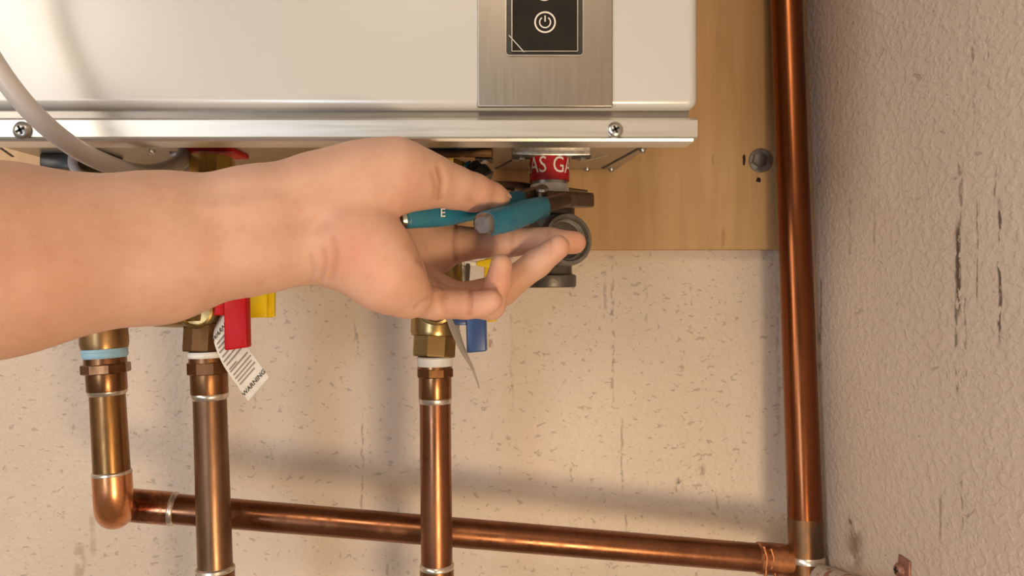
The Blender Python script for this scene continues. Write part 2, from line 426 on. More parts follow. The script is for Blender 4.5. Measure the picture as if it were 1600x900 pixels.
def torus_vf(c, r, w, y, n=32, a0=0, a1=360, th=0.0003):
    V = []; m = n+1 if a1-a0 < 360 else n
    rings = []
    for i in range(m):
        a = R(a0+(a1-a0)*i/n); ca, sa = math.cos(a), math.sin(a)
        rings.append([Vector((c.x+ca*(r+dr), yy, c.z+sa*(r+dr))) for dr, yy in ((-w, y), (w, y), (w, y-th), (-w, y-th))])
    V, Fc = rings_mesh(rings, m != n, m != n)
    if m == n:
        L = len(rings)-1
        for i in range(4):
            j = (i+1) % 4; Fc.append((L*4+i, L*4+j, j, i))
    return V, Fc
for (bx, by, power) in ((851.5, 36, True), (850.5, -14, False)):
    c = pl(bx, by); yb = dpl-.0012
    bt = mesh_obj('button_ring', *torus_vf(c, W(15.6, dpl), W(1.2, dpl), yb, 40), M_ring, plate)
    if power:
        vf1 = torus_vf(c, W(8.5, dpl), W(0.9, dpl), yb, 28, -235, 55)
        vf2 = box_vf((c.x-W(1.0, dpl), yb-.0003, c.z+W(1, dpl)), (c.x+W(1.0, dpl), yb, c.z+W(10.5, dpl)))
        mesh_obj('power_symbol', *merge(vf1, vf2), M_ring, plate)
fe = [pl(795, 55, dpl-.0014), pl(806, 67, dpl-.0014), pl(819, 81.5, dpl-.0014)]
sweep('film_edge', fe, (0.00025, 0.0001), M_ring, plate, up=(0, 1, 0), n=6)
# seams, rivets and fittings under the heater
def bar_under(name, a, b, w, mat, parent, drop=0.0006):
    A, B = under(*a), under(*b); A.z = B.z = ZU-drop/2
    return sweep(name, [A, B], (w/2, drop/2), mat, parent, exp=8, n=8)
bar_under('panel_seam', (1003, 229), (942, 262.5), 0.0022, M_dark, heater)
bar_under('panel_seam', (0, 230), (20, 244), 0.002, M_dark, heater)
bar_under('panel_seam', (800, 250), (775, 263), 0.0022, M_dark, heater)
bar_under('scratch_line', (917, 250), (948, 242), 0.0012, M_ring, heater)
for (px, py) in ((1004, 233), (955, 264), (917, 263), (238, 235), (80, 256)):
    A = under(px, min(py, 263.5)); A.z = ZU
    r = W(5.2, A.y)
    lathe('screw', A, (0, 0, -1), [(0, r), (0.0015, r*.95), (0.0028, r*.6), (0.003, 0.0002)], M_steel, heater, 16, angle=50)
M_brass = copper('old_brass', (0.40, 0.27, 0.11), (0.32, 0.21, 0.08), (0.22, 0.14, 0.06), (0.26, 0.42), 30)
M_brass2 = copper('bright_brass', (0.72, 0.50, 0.14), (0.62, 0.40, 0.10), (0.45, 0.28, 0.08), (0.16, 0.30), 30)
M_bronze = copper('dull_brass', (0.30, 0.175, 0.075), (0.24, 0.135, 0.06), (0.16, 0.09, 0.04), (0.30, 0.46), 26)
M_red = plain('red_print', (0.46, 0.006, 0.012), 0.45, 0, 0.1)
M_redp = plain('red_vinyl', (0.50, 0.003, 0.005), 0.42, 0, 0.08, Specular_IOR_Level=0.25)
M_bluep = plain('blue_vinyl', (0.030, 0.075, 0.23), 0.34, 0, 0.1)
M_yel = plain('yellow_vinyl', (0.84, 0.60, 0.008), 0.34, 0, 0.06)
M_blue_l = plain('blue_print', (0.06, 0.16, 0.36), 0.4)
M_white = plain('white_print', (0.86, 0.82, 0.78), 0.45)
def flange(cx, py_top, d, half_w, half_d, th, mat, name='flange'):
    A = P(cx, py_top, d); A.z = ZU
    V, Fc = box_vf((A.x-half_w, A.y-half_d, ZU-th), (A.x+half_w, A.y+half_d, ZU), 0.0012)
    fl = mesh_obj(name, V, Fc, mat, heater)
    for sx in (-1, 1):
        B = Vector((A.x+sx*(half_w-0.006), A.y-half_d*0.55, ZU-th))
        lathe('flange_bolt', B, (0, 0, -1), [(0, 0.0036), (0.0024, 0.0036), (0.0028, 0.003)], M_steel, fl, 6, phase=.2)
        V, Fc = box_vf((B.x-0.0062, B.y-0.006, ZU-th-0.0006), (B.x+0.0062, B.y+0.006, ZU-th)); mesh_obj('bolt_seat', V, Fc, M_dark, fl)
    return fl
flange(860, 240, 0.555, 0.0268, 0.015, 0.0075, M_steel, 'gas_flange')
flange(702, 240, 0.570, 0.031, 0.014, 0.0065, M_bronze, 'cold_flange')
box('red_bracket', (P(296, 0, .56).x, .550, ZU-.003), (P(371, 0, .56).x, .585, ZU), M_redp, heater, 0.0006)
def label_under(name, px0, px1, d0, d1, mat):
    a = P(px0, 0, (d0+d1)/2).x; b = P(px1, 0, (d0+d1)/2).x
    return box(name, (a, d0, ZU-0.0004), (b, d1, ZU), mat, heater)
label_under('blue_label', 664, 744, 0.533, 0.5555, M_blue_l)

# ------------------------------------------------------------------ gas inlet nipple with wrapped label, and iron tee
M_iron = None
def iron():
    t = NT('black_iron'); g = t.noise(500, 3); g2 = t.noise(40, 3)
    c = t.mix(t.mapr(g2, .35, .65), (0.085, 0.072, 0.06), (0.145, 0.125, 0.105))
    return t.out(c, 0.42, 0.55, t.bump(g, 0.3, 0.0005))
M_iron = iron()
M_face = plain('ground_iron', (0.20, 0.18, 0.16), 0.4, 0.6, 0.15, 200)
M_thread = plain('cut_thread', (0.66, 0.64, 0.60), 0.36, 0.75, 0.15, 200)
M_tape = plain('white_tape', (0.80, 0.77, 0.72), 0.5)
M_tapeb = plain('blue_tape', (0.30, 0.52, 0.68), 0.5)
gax = Axis(858, 240, 0.555, 860, 450, 0.555)
def whole(ax, y0): return ax.at(y0)[0]
nip = thing('gas_nipple', 'vertical gas inlet pipe with red lettered label under the heater, above the iron tee', 'pipe', whole(gax, 325))
vl('pipe', gax, [(236, 28.5), (330, 28.5)], M_zinc, nip)
lab = vl('red_label', gax, [(241, 31.2), (284, 31.2)], M_red, nip, 48)
vl('thread_tape', gax, [(289, 29.6), (291, 30.4), (299, 30.2), (302, 29.4)], M_tape, nip)
# GAS printed round the label
def wrap_text(s, ax, py, r, size, sx, turn=0.0):
    V, Fc = text_vf(s, size); c, d = ax.at(py); out = []
    for v in V:
        th = v.x*sx/r + turn
        out.append(Vector((c.x+math.sin(th)*r, c.y-math.cos(th)*r, c.z+v.y)))
    return out, Fc
# centre a gap between words on the camera
def shift_text():
    V1, F1 = wrap_text('GAS GAS', gax, 262.5, W(31.2, .555)+0.0004, 0.0158, 0.82, -0.03)
    return mesh_obj('lettering', V1, F1, M_white, lab)
shift_text()
tee = thing('iron_pipe_tee', 'black iron pipe tee with open side outlet hanging below the gas label', 'pipe fitting', whole(gax, 450))
vl('tee_body', gax, [(325, 33), (330, 34), (352, 33), (428, 34), (432, 35)], M_iron, tee, 40)
vl('collar', gax, [(316, 37), (318, 39), (336, 39), (338, 37)], M_iron, tee, 40)
vl('collar', gax, [(429, 37.5), (431, 40.5), (446, 40.5), (449, 39), (449.5, 33)], M_iron, tee, 40)
bo = gax.at(383)[0]; rc = P(889, 373.5, 0.522); bd = (rc-bo).normalized()
bdir = Vector((0.38, -0.92, 0.09)).normalized()
bs = rc - bdir*0.034
ro = W(41.5, .522); ri = W(32.5, .522)
br = lathe('branch', bs, bdir, [(0, ro*.80), (0.026, ro*.82)], M_iron, tee, 40)
lathe('branch_collar', bs, bdir, [(0.022, ro*.82), (0.0235, ro*.97), (0.0245, ro), (0.0325, ro), (0.034, ro*.96), (0.0342, ri*1.08), (0.0328, ri), (0.0318, ri*.985)], M_face, tee, 48, False, False)
pr = [(0.0320, ri*.99)]
for k in range(8):
    pr += [(0.0310-k*0.0022, ri*.965), (0.0299-k*0.0022, ri*.925)]
lathe('thread', bs, bdir, pr, M_thread, tee, 48, False, False, angle=20)
lathe('bore', bs, bdir, [(0.0155, ri*.95), (0.012, ri*.80), (0.004, ri*.7)], M_dark, tee, 32, False, True)

# ------------------------------------------------------------------ copper pipes
M_cu = copper('copper', (0.27, 0.112, 0.055), (0.21, 0.083, 0.040), (0.15, 0.066, 0.034))
M_cu_tall = copper('copper_tall', (0.26, 0.085, 0.030), (0.20, 0.060, 0.020), (0.17, 0.060, 0.033), (0.22, 0.36), 7)
M_cu_brown = copper('copper_brown', (0.25, 0.14, 0.08), (0.19, 0.10, 0.056), (0.14, 0.08, 0.045), (0.28, 0.44))
M_cu_gold = copper('copper_gold', (0.27, 0.14, 0.05), (0.20, 0.09, 0.035), (0.12, 0.058, 0.026), (0.22, 0.40))
M_cu_fit = copper('copper_fitting', (0.25, 0.118, 0.05), (0.18, 0.08, 0.033), (0.12, 0.05, 0.025), (0.22, 0.40), 40)
M_cu_bright = copper('copper_bright', (0.78, 0.36, 0.17), (0.62, 0.24, 0.09), (0.45, 0.18, 0.08), (0.18, 0.34), 22)
M_cu_burn = copper('copper_burnt', (0.55, 0.24, 0.11), (0.20, 0.07, 0.04), (0.10, 0.04, 0.025), (0.20, 0.40), 45)
M_solder = plain('solder', (0.66, 0.58, 0.50), 0.30, 0.85, 0.2, 120)
M_patina = copper('copper_patina', (0.27, 0.125, 0.055), (0.15, 0.095, 0.06), (0.10, 0.13, 0.09), (0.30, 0.5), 46)

def fit_adapter(ax, ys, mat, matn, parent, rx, rh, rn):
    # neck, hexagon, sleeve
    yn0, yh0, yh1, ys1 = ys
    vl('threaded_neck', ax, [(yn0, rn), (yh0+1, rn)], matn, parent)
    vl('hex_flats', ax, [(yh0, rh*.95), (yh0+1.2, rh), (yh1-1.2, rh), (yh1, rh*.95)], mat, parent, 8, phase=0.22, angle=20)
    vl('sleeve', ax, [(yh1-1, rx), (ys1-2, rx), (ys1, rx*.97)], mat, parent, 40)

# left riser: relief drain with elbows that turn back then right
a1 = Axis(164.5, 560, 0.534, 176, 760, 0.534)
p1 = thing('copper_pipe', 'left copper drain riser with blue tape on top and bent elbow at bottom', 'pipe', a1.at(822)[0])
vl('pipe', a1, [(606, 26), (738, 27)], M_cu_gold, p1, 40)
vl('thread_tape', a1, [(543, 32), (545, 33), (549, 33.4), (550, 32.6), (553, 33.4), (557, 32.8), (559, 31)], M_tapeb, p1, 40)
fit_adapter(a1, (558, 568, 583, 611), M_cu_fit, M_cu_fit, p1, 29.5, 36, 31)
vl('solder_ring', a1, [(609, 28), (611, 29.3), (614, 28.8), (617, 26.4)], M_solder, p1, 40)
e0, _ = a1.at(738); ed = (a1.B-a1.A).normalized()
rE = W(28.8, .534)
# first elbow turns from down to away from the camera, the second from there to the right
def bez(p0, p1, p2, p3, n=16):
    return [p0*(1-t)**3+p1*3*t*(1-t)**2+p2*3*t*t*(1-t)+p3*t**3 for t in [k/n for k in range(n+1)]]
bdirn = Vector((-0.36, 1, 0)).normalized()
S_ = P(181, 796, .555)
e9 = e0 + ed*0.010
sweep('elbow', [e0] + bez(e9, e9+ed*0.014, S_-bdirn*0.012, S_), (rE, rE), M_cu_bright, p1, up=(1, 0, 0.01), n=36)
vl('solder_ring', a1, [(735.5, 27.5), (737, 29.2), (740, 29.4), (742, 28)], M_solder, p1, 40)
hA, hB = P(212, 790, 0.574), P(1190, 872, 0.606); hd = (hB-hA).normalized()
rC = W(25.6, .574)
sweep('elbow', bez(S_-bdirn*0.001, S_+bdirn*0.012, hA-hd*0.012, hA, 12) + [hA+hd*0.026], (rC, rC), M_cu_burn, p1, up=(0, 0, 1), n=32)
lathe('solder_ring', hA+hd*0.0252, hd, [(0, rC*1.0), (0.0012, rC*1.03), (0.0026, rC*1.0), (0.0038, rC*.92)], M_solder, p1, 36)

# crossing pipe
hp = thing('copper_pipe', 'near horizontal copper pipe crossing the wall behind the two valve risers', 'pipe', hA)
rH = W(22.8, .588)
Lh = (hB-hA).length
lathe('pipe', hA+hd*0.027, hd, [(0, rH), (Lh-0.027, rH)], M_cu, hp, 40)
lathe('tee_socket', hB-hd*0.004, hd, [(0, rH*1.0), (0.001, rH*1.10), (0.028, rH*1.12)], M_cu_burn, hp, 36)
rnd = random.Random(4)
V, Fc = [], []
dn, u_, v_ = frame(hd)
for k in range(7):
    th = rnd.uniform(-0.7, 0.9); s = rnd.uniform(-0.012, 0.012)
    c = hB + hd*(0.004+s*.5) + (u_*math.cos(th)+v_*math.sin(th))*rH*1.08
    vf = sweep_vf(catmull([c - Vector((0.002, 0, -0.007)), c, c + Vector((rnd.uniform(-.004, .004), 0, -0.008))], 3), (0.0011, 0.0009), up=(0, 1, 0), n=8)
    V, Fc = merge((V, Fc), vf)
mesh_obj('solder_drip', V, Fc, M_cu_burn, hp)

# riser below the red-handled valve
a2 = Axis(326, 570, 0.534, 336, 880, 0.534)
p2 = thing('copper_pipe', 'brown copper riser under the red handled valve, second pipe from the left', 'pipe', a2.at(930)[0])
vl('pipe', a2, [(612, 25.3), (893, 26.5)], M_cu_brown, p2, 40)
vl('thread_tape', a2, [(549, 30), (551, 31), (553, 30.4), (556, 31), (559, 29)], M_tape, p2, 40)
fit_adapter(a2, (557, 565, 584, 616), M_cu_fit, M_cu_fit, p2, 28.3, 32.5, 29.5)
vl('solder_ring', a2, [(614, 27.6), (616, 28.6), (621, 28), (624, 25.6)], M_solder, p2, 40)
vl('coupling', a2, [(888, 28), (889, 29), (930, 29.3)], M_cu_fit, p2, 40)
vl('lower_pipe', a2, [(925, 26.5), (1500, 26.5)], M_cu_brown, p2, 40)
vl('solder_ring', a2, [(884, 26.8), (886, 29.3), (890, 30), (892, 29)], M_solder, p2, 40)
# riser below the blue-handled valve
a3 = Axis(679.5, 570, 0.534, 682.5, 880, 0.534)
p3 = thing('copper_pipe', 'copper riser under the blue handled valve, in the middle of the wall', 'pipe', a3.at(930)[0])
vl('pipe', a3, [(620, 24.3), (890, 24.6)], M_cu, p3, 40)
vl('thread_tape', a3, [(557, 26.5), (559, 28.3), (562, 27.6), (565, 28.4), (568, 27.7), (570, 28.2), (573, 26)], M_tape, p3, 40)
fit_adapter(a3, (570, 575, 589, 623), M_cu_fit, M_cu_fit, p3, 25.8, 29.3, 27)
vl('solder_ring', a3, [(621, 25), (623, 26.3), (627, 25.8), (630, 24.5)], M_solder, p3, 40)
vl('coupling', a3, [(884, 25.5), (885, 26.6), (930, 26.8)], M_cu_fit, p3, 40)
vl('lower_pipe', a3, [(925, 24.6), (1500, 24.6)], M_cu, p3, 40)
vl('solder_ring', a3, [(880, 24.8), (882, 26.5), (886, 27.1), (888, 26.6)], M_solder, p3, 40)
# tall pipe in the corner
a4 = Axis(1228.5, 0, 0.636, 1260, 870, 0.604)
p4 = thing('copper_pipe', 'tall reddish copper pipe standing in the corner beside the plywood board', 'pipe', a4.at(930)[0])
vl('pipe', a4, [(-300, 22.5), (0, 23.6), (818, 26.4)], M_cu_tall, p4, 48)
vl('weathered_end', a4, [(812, 26.45), (816, 26.6), (872, 26.8)], M_patina, p4, 48)
vl('solder_ring', a4, [(868, 27), (870, 28.2), (876, 28.6), (879, 28)], M_solder, p4, 48)
vl('tee_fitting', a4, [(874, 27.8), (876, 28.3), (935, 28.8)], M_cu_fit, p4, 48)
vl('lower_pipe', a4, [(930, 26.8), (1500, 27.2)], M_cu_tall, p4, 48)
# painted pipe along the right wall, held by a strap
def painted():
    t = NT('flaking_paint'); n = t.noise(95, 4, 0.65)
    f = t.mapr(n, 0.53, 0.57)
    c = t.mix(f, (0.56, 0.48, 0.42), (0.30, 0.13, 0.08))
    return t.out(c, 0.5, 0.0, t.bump(f, 0.3, 0.0006))
M_pp = painted()
q0, q1 = P(1281, 903, 0.598), P(1420, 962, 0.45)
p5 = lathe('painted_pipe', q0, q1-q0, [(0, 0.0105), ((q1-q0).length, 0.0105), ((q1-q0).length+.6, 0.0105)], M_pp, None, 32)
tag(p5, 'flaking white painted pipe running forward along the right wall from the corner', 'pipe')
ds = XW*F/(1412-800)
strap = thing('pipe_strap', 'small rust-brown pipe strap tab with screw on the right wall', 'pipe strap', P(1412, 905, ds))
M_strap = plain('strap_copper', (0.33, 0.15, 0.11), 0.5, 0.4, 0.2, 200)
sc_ = P(1412, 892, ds); sc_.x = XW
V, Fc = box_vf((XW-0.0016, ds-0.0095, sc_.z-0.018), (XW, ds+0.0065, sc_.z+0.009), 0.0007)
V = [Vector((v.x, v.y - (0.0025 if v.z > sc_.z+.006 and v.y > ds else 0), v.z)) for v in V]
mesh_obj('strap_tab', V, Fc, M_strap, strap)
s_ = lathe('screw', Vector((XW-0.0016, ds, sc_.z+0.0005)), (-1, 0, 0), [(0, 0.0045), (0.0016, 0.0044), (0.003, 0.0034), (0.0033, 0.0002)], M_strap, strap, 20)
V, Fc = merge(box_vf((XW-.0052, ds-.0022, sc_.z-.0001), (XW-.0046, ds+.0022, sc_.z+.0011)), box_vf((XW-.0052, ds-.0006, sc_.z-.0017), (XW-.0046, ds+.0006, sc_.z+.0027)))
mesh_obj('cross_recess', V, Fc, M_crossd, s_)

# ------------------------------------------------------------------ brass valves
# relief valve on the left riser
rv = thing('relief_valve', 'brown brass relief valve fitting on top of the left drain riser, under the forearm', 'valve', a1.at(556)[0])
vl('outlet_body', a1, [(330, 20), (332, 26), (420, 27), (440, 34), (470, 36), (516, 35), (536, 35.5), (544, 34), (545, 32)], M_bronze, rv, 36, angle=30)
vb = P(165, 488, .534); ve = P(252, 486, .534)
lathe('side_port', vb, ve-vb, [(0, W(24, .534)), (W(56, .534), W(22, .534)), (W(58, .534), W(15, .534)), (W(74, .534), W(15, .534))], M_bronze, rv, 24)
lathe('thread_tape', vb, ve-vb, [(W(57, .534), W(16.5, .534)), (W(60, .534), W(17.5, .534)), (W(66, .534), W(17, .534)), (W(70, .534), W(15.5, .534))], M_tape, rv, 24)
# hot valve
hv_ax = Axis(333, 240, 0.548, 317, 550, 0.534)
hv = thing('isolation_valve', 'brass isolation valve with red handle and yellow drain lever', 'valve', hv_ax.at(552)[0], 'isolation valves under the heater')
vl('valve_body', hv_ax, [(330, 26), (380, 27), (395, 36), (440, 40), (470, 38), (488, 34), (492, 33)], M_brass, hv, 36)
vl('union_nut', hv_ax, [(246, 29), (248, 34), (266, 34), (300, 33), (332, 33), (334, 29)], M_brass2, hv, 8, phase=0.25, angle=20)
vl('collar', hv_ax, [(487, 32), (489, 34), (505, 34), (507, 31)], M_bronze, hv, 36)
vl('hex_flats', hv_ax, [(506, 29.5), (508, 30.5), (548, 30.5), (550, 29.5)], M_bronze, hv, 8, phase=0.2, angle=20)
sp0, sp1 = P(322, 478, .53), P(236, 480, .53)
lathe('side_port', sp0, sp1-sp0, [(0, W(33, .53)), (W(40, .53), W(33, .53)), (W(80, .53), W(31, .53)), (W(87, .53), W(27, .53)), (W(88, .53), W(15, .53))], M_brass, hv, 32)
fc = P(302, 484, .516)
lathe('bonnet_ring', fc+Vector((0, .014, 0)), (0, -1, 0), [(0, W(30, .52)), (0.010, W(30, .52)), (0.0115, W(28, .52)), (0.012, W(25, .52)), (0.010, W(23, .52)), (0.011, 0.0003)], M_brass, hv, 36)
# red handle: stem boss and a bent lever
hx = 0.520
V, Fc = box_vf(P(324, 493, hx)+Vector((0, 0, 0)), P(352, 474, hx)+Vector((0, .012, 0)), 0.0012); mesh_obj('handle_boss', V, Fc, M_redp, hv)
def lever(name, quad, d, th, mat, parent, bev=0.0012):
    c = [P(x, y, d) for x, y in quad]; V = [v.copy() for v in c] + [v+Vector((0.0006, th, 0)) for v in c]
    bm = bmesh.new(); vs = [bm.verts.new(v) for v in V]
    for f in ((0, 1, 2, 3), (4, 5, 6, 7), (0, 1, 5, 4), (1, 2, 6, 5), (2, 3, 7, 6), (3, 0, 4, 7)): bm.faces.new([vs[i] for i in f])
    bmesh.ops.recalc_face_normals(bm, faces=bm.faces[:])
    bmesh.ops.bevel(bm, geom=bm.edges[:], offset=bev, segments=3, affect='EDGES', profile=0.5)
    bm.verts.index_update(); V = [v.co.copy() for v in bm.verts]; Fc = [[v.index for v in f.verts] for f in bm.faces]; bm.free()
    return mesh_obj(name, V, Fc, mat, parent)
lever('red_handle', [(348, 430), (383, 424), (386, 543), (350, 548)], hx-0.004, 0.008, M_redp, hv)
# yellow drain lever: a channel open to the right
yd = 0.548
ch = lever('yellow_handle', [(380, 452), (417, 450), (417, 496), (382, 497)], yd, 0.010, M_yel, hv)
lever('handle_flange', [(416, 450), (428, 450), (428, 495), (416, 497)], yd+0.004, 0.003, M_yel, ch, 0.0005)
# cold valve
cv_ax = Axis(694, 240, 0.548, 678, 550, 0.534)
cv = thing('isolation_valve', 'brass isolation valve with blue handle below the hand', 'valve', cv_ax.at(558)[0], 'isolation valves under the heater')
vl('valve_body', cv_ax, [(330, 26), (380, 27), (400, 36), (450, 40), (485, 40), (497, 38), (520, 38), (526, 36)], M_brass, cv, 36)
vl('union_nut', cv_ax, [(252, 29), (254, 34), (275, 34), (300, 33), (332, 33), (334, 29)], M_brass2, cv, 8, phase=0.25, angle=20)
vl('hex_flats', cv_ax, [(525, 33), (527, 34.3), (555, 34.3), (557.5, 33)], M_brass, cv, 8, phase=0.2, angle=20)
fc = P(681, 478, .516)
lathe('bonnet_ring', fc+Vector((0, .014, 0)), (0, -1, 0), [(0, W(31, .52)), (0.010, W(31, .52)), (0.0115, W(29, .52)), (0.012, W(25, .52)), (0.010, W(23, .52)), (0.011, 0.0003)], M_brass, cv, 36)
lever('blue_handle', [(727, 470), (758, 468), (760, 549), (729, 552)], .520, 0.008, M_bluep, cv)
V, Fc = box_vf(P(700, 508, .522), P(730, 497, .522)+Vector((0, .010, 0)), 0.001); mesh_obj('handle_boss', V, Fc, M_bluep, cv)
ye = lever('yellow_handle', [(756, 404), (774, 403), (775, 503), (757, 503)], .546, 0.010, M_yel, cv)
lever('drain_cap', [(744, 408), (768, 403), (768, 420), (744, 415)], .540, 0.008, M_yel, cv)
lever('cap_neck', [(724, 406), (745, 408), (745, 415), (725, 416)], .541, 0.006, M_tape, cv)
lever('drain_stem', [(710, 417), (727, 414), (726, 462), (708, 462)], .538, 0.008, M_steel, cv)
lever('stem_clip', [(728, 412), (734, 412), (730, 462), (727, 462)], .540, 0.003, M_dark, cv, 0.0006)

# cold inlet drain plug behind the thumb
plug = thing('filter_drain_plug', 'black knobbed drain plug under the heater above the thumb', 'plug', P(750, 283, .552))
pa = P(738, 258, .548); pb = P(756, 280, .545)
prof = [(0, .0052), (0.0045, .0056), (0.0065, .0080), (0.013, .0082), (0.0145, .0068)]
lathe('knob', pa, pb-pa, prof, M_black, plug, 10, phase=0.2, angle=25)
lathe('collar_ring', P(727, 262, .55), Vector((1, 0, .35)), [(0, .0032), (0.005, .0036)], plain('teal_plastic', (0.02, 0.22, 0.30), 0.4), plug, 20)

# ------------------------------------------------------------------ hanging tags
M_tag = plain('tag_paper', (0.74, 0.69, 0.62), 0.55)
M_ink = plain('tag_ink', (0.05, 0.04, 0.035), 0.6)
M_ink2 = plain('fine_print', (0.23, 0.19, 0.16), 0.6)
def tag_strip(name, centre, across, half, mat, parent=None, n=8):
    pts = catmull(centre, n); V = []; ac = []
    for i, p in enumerate(pts):
        t = i/(len(pts)-1); a = across(t); h = half(t)
        ac.append((p, a, h)); V += [p - a*h, p + a*h]
    Fc = [[2*i, 2*i+1, 2*i+3, 2*i+2] for i in range(len(pts)-1)]
    off = Vector((0, 0.00035, 0)); m = len(V)
    V = V + [v+off for v in V]; Fc2 = [[i+m for i in f][::-1] for f in Fc]
    rim = []
    L = len(pts)-1
    for i in range(L):
        rim += [[2*i, 2*i+2, m+2*i+2, m+2*i], [2*i+1, 2*i+3, m+2*i+3, m+2*i+1]]
    rim += [[0, 1, m+1, m], [2*L, 2*L+1, m+2*L+1, m+2*L]]
    return mesh_obj(name, V, Fc+Fc2+rim, mat, parent, 60), ac
def on_strip(ac, s, w):      # s in 0..1 along, w in -1..1 across, slightly proud
    k = s*(len(ac)-1); i = min(int(k), len(ac)-2); f = k-i
    p = ac[i][0].lerp(ac[i+1][0], f); a = ac[i][1].lerp(ac[i+1][1], f); h = ac[i][2]*(1-f)+ac[i+1][2]*f
    return p + a*(h*w) + Vector((0, -0.0004, 0))
tg_c = [P(352, 478, .528), P(347, 510, .520), P(362, 548, .523), P(384, 580, .528), P(404, 608, .531)]
u_ac = Vector((0.66, 0.0, 0.75)).normalized()
wt = lambda t: 0.0105 if t > 0.15 else 0.0085+0.013*t
tg, ac = tag_strip('warning_tag', tg_c, lambda t: (u_ac + Vector((0, -0.5*(1-t)**2, 0))).normalized(), wt, M_tag)
tag(tg, 'curled white paper warning tag with rows of print hanging behind the red handle', 'tag')
for k, (s, a, b) in enumerate(((.34, -.8, .3), (.38, -.8, .5), (.42, -.85, .4), (.47, -.8, .6), (.515, -.85, .75), (.56, -.8, .8), (.61, -.8, -.1), (.635, -.85, .85), (.68, -.8, .9), (.72, -.85, .75), (.76, -.8, .85), (.80, -.8, .6))):
    ds_ = 0.0065; V = []
    m = 4
    for j in range(m+1):
        w = a+(b-a)*j/m; V += [on_strip(ac, s-ds_, w), on_strip(ac, s+ds_, w)]
    mesh_obj('print_line', V, [[2*j, 2*j+1, 2*j+3, 2*j+2] for j in range(m)], M_ink2, tg)
def strip_text(s, pos, size, length):
    V, Fc = text_vf(s, size, 0.022); h = 0.0105
    out = [on_strip(ac, pos - v.y/length, v.x/h) for v in V]
    return mesh_obj('lettering', out, Fc, M_ink, tg)
strip_text('WARNING', .91, 0.0045, 0.064); strip_text('WARNING', .27, 0.0048, 0.064)
ct = [P(704, 470, .532), P(708, 505, .520), P(722, 545, .517), P(738, 575, .520), P(749, 607, .524)]
tg2, _ = tag_strip('paper_tag', ct, lambda t: Vector((0.32*(1-t)+.02, 0.95, 0.0)).normalized(), lambda t: 0.012*(1-t*.7), M_tag)
tag(tg2, 'curled paper tag seen edge-on, hanging beside the blue handle', 'tag')

# ------------------------------------------------------------------ grey hose and cable gland under the heater
M_hose = plain('grey_hose', (0.56, 0.53, 0.52), 0.33, 0, 0.05, 30)
hz = tube('drain_hose', [P(-150, -330, .385), P(-120, -170, .388), P(-80, -40, .392), P(-25, 72, .395), P(28, 150, .402), P(82, 205, .412), P(140, 244, .432), P(205, 268, .465), P(248, 268, .505), P(280, 254, .535), P(289, 240, .556), P(290, 232, .562)], 0.0052, M_hose)
tag(hz, 'thick grey hose looping from the left edge under the heater', 'hose')
gl = thing('cable_gland', 'black cable gland with short pale cable loop under the heater, behind the grey hose', 'cable gland', P(130, 262, .60))
A = P(112, 248, .585); B = P(158, 240, .585)
V, Fc = box_vf((P(92, 0, .60).x, .575, ZU-0.011), (P(146, 0, .60).x, .62, ZU), 0.0012); mesh_obj('gland_block', V, Fc, M_black, gl)
V, Fc = box_vf((P(146, 0, .58).x, .56, ZU-0.006), (P(173, 0, .58).x, .60, ZU), 0.0012); mesh_obj('gland_block', V, Fc, M_black, gl)
tube('cable_loop', [P(128, 232, .57), P(115, 243, .555), P(116, 262, .55), P(135, 280, .55), P(160, 284, .57)], 0.0031, plain('pale_cable', (0.50, 0.46, 0.48), 0.4), gl)
clip = box('hose_clip', P(264, 243, .55), P(284, 236, .55)+Vector((0, .006, 0)), M_steel, None, 0.0006)
tag(clip, 'small metal clip on the hose end beside the red label', 'clip')

# ------------------------------------------------------------------ pliers
M_dull = plain('dull_steel', (0.30, 0.285, 0.27), 0.34, 0.95, 0.3, 120)
M_grip = plain('teal_blue_grip', (0.018, 0.17, 0.27), 0.42, 0, 0.12, 90)
M_forge = copper('forged_steel', (0.20, 0.14, 0.09), (0.15, 0.10, 0.065), (0.10, 0.07, 0.045), (0.30, 0.45), 40)
pv = P(846, 314, .520)
pli = thing('tongue_and_groove_pliers', 'pliers with teal blue grips held in the hand, jaws around the gas pipe', 'pliers', pv)
g1 = [P(629, 338, .429), P(640, 337.5, .432), P(690, 335, .444), P(730, 328, .46), P(780, 318, .485), P(812, 312, .50)]
sz = [(.0048, .0058), (.0056, .0068), (.0058, .0068), (.0056, .0064), (.0054, .0060), (.0050, .0056)]
def smooth_sweep(name, pts, sizes, mat, parent, exp=2.8, n=20, sub=5, up=(0, 0, 1)):
    P2 = catmull(pts, sub); S2 = []
    for i in range(len(P2)):
        k = i/sub; a = min(int(k), len(sizes)-1); b = min(a+1, len(sizes)-1); f = k-a
        S2.append(tuple(sizes[a][j]*(1-f)+sizes[b][j]*f for j in (0, 1)))
    return sweep(name, P2, S2, mat, parent, up=up, n=n, exp=exp)
smooth_sweep('grip', g1, sz, M_grip, pli)
tv, tf = text_vf('E', 0.0066, 0.01); tc = P(692, 333, .4352)
mesh_obj('grip_mark', [Vector((tc.x+v.x*0.9, tc.y+v.x*0.1, tc.z+v.y+v.x*.05)) for v in tv], tf, M_white, pli)
sweep('handle_tip', [P(622, 339, .4285), P(625, 338.6, .429), P(631, 338, .430)], [(.003, .004), (.0046, .0057), (.0052, .0062)], M_dull, pli, n=20, exp=2.8)
g2 = [P(757, 350, .431), P(764, 348.5, .436), P(790, 342, .452), P(820, 332, .476), P(846, 324, .497)]
sz2 = [(.0062, .0062), (.0068, .0070), (.0068, .0075), (.0066, .0075), (.0062, .0068)]
smooth_sweep('grip', g2, sz2, M_grip, pli)
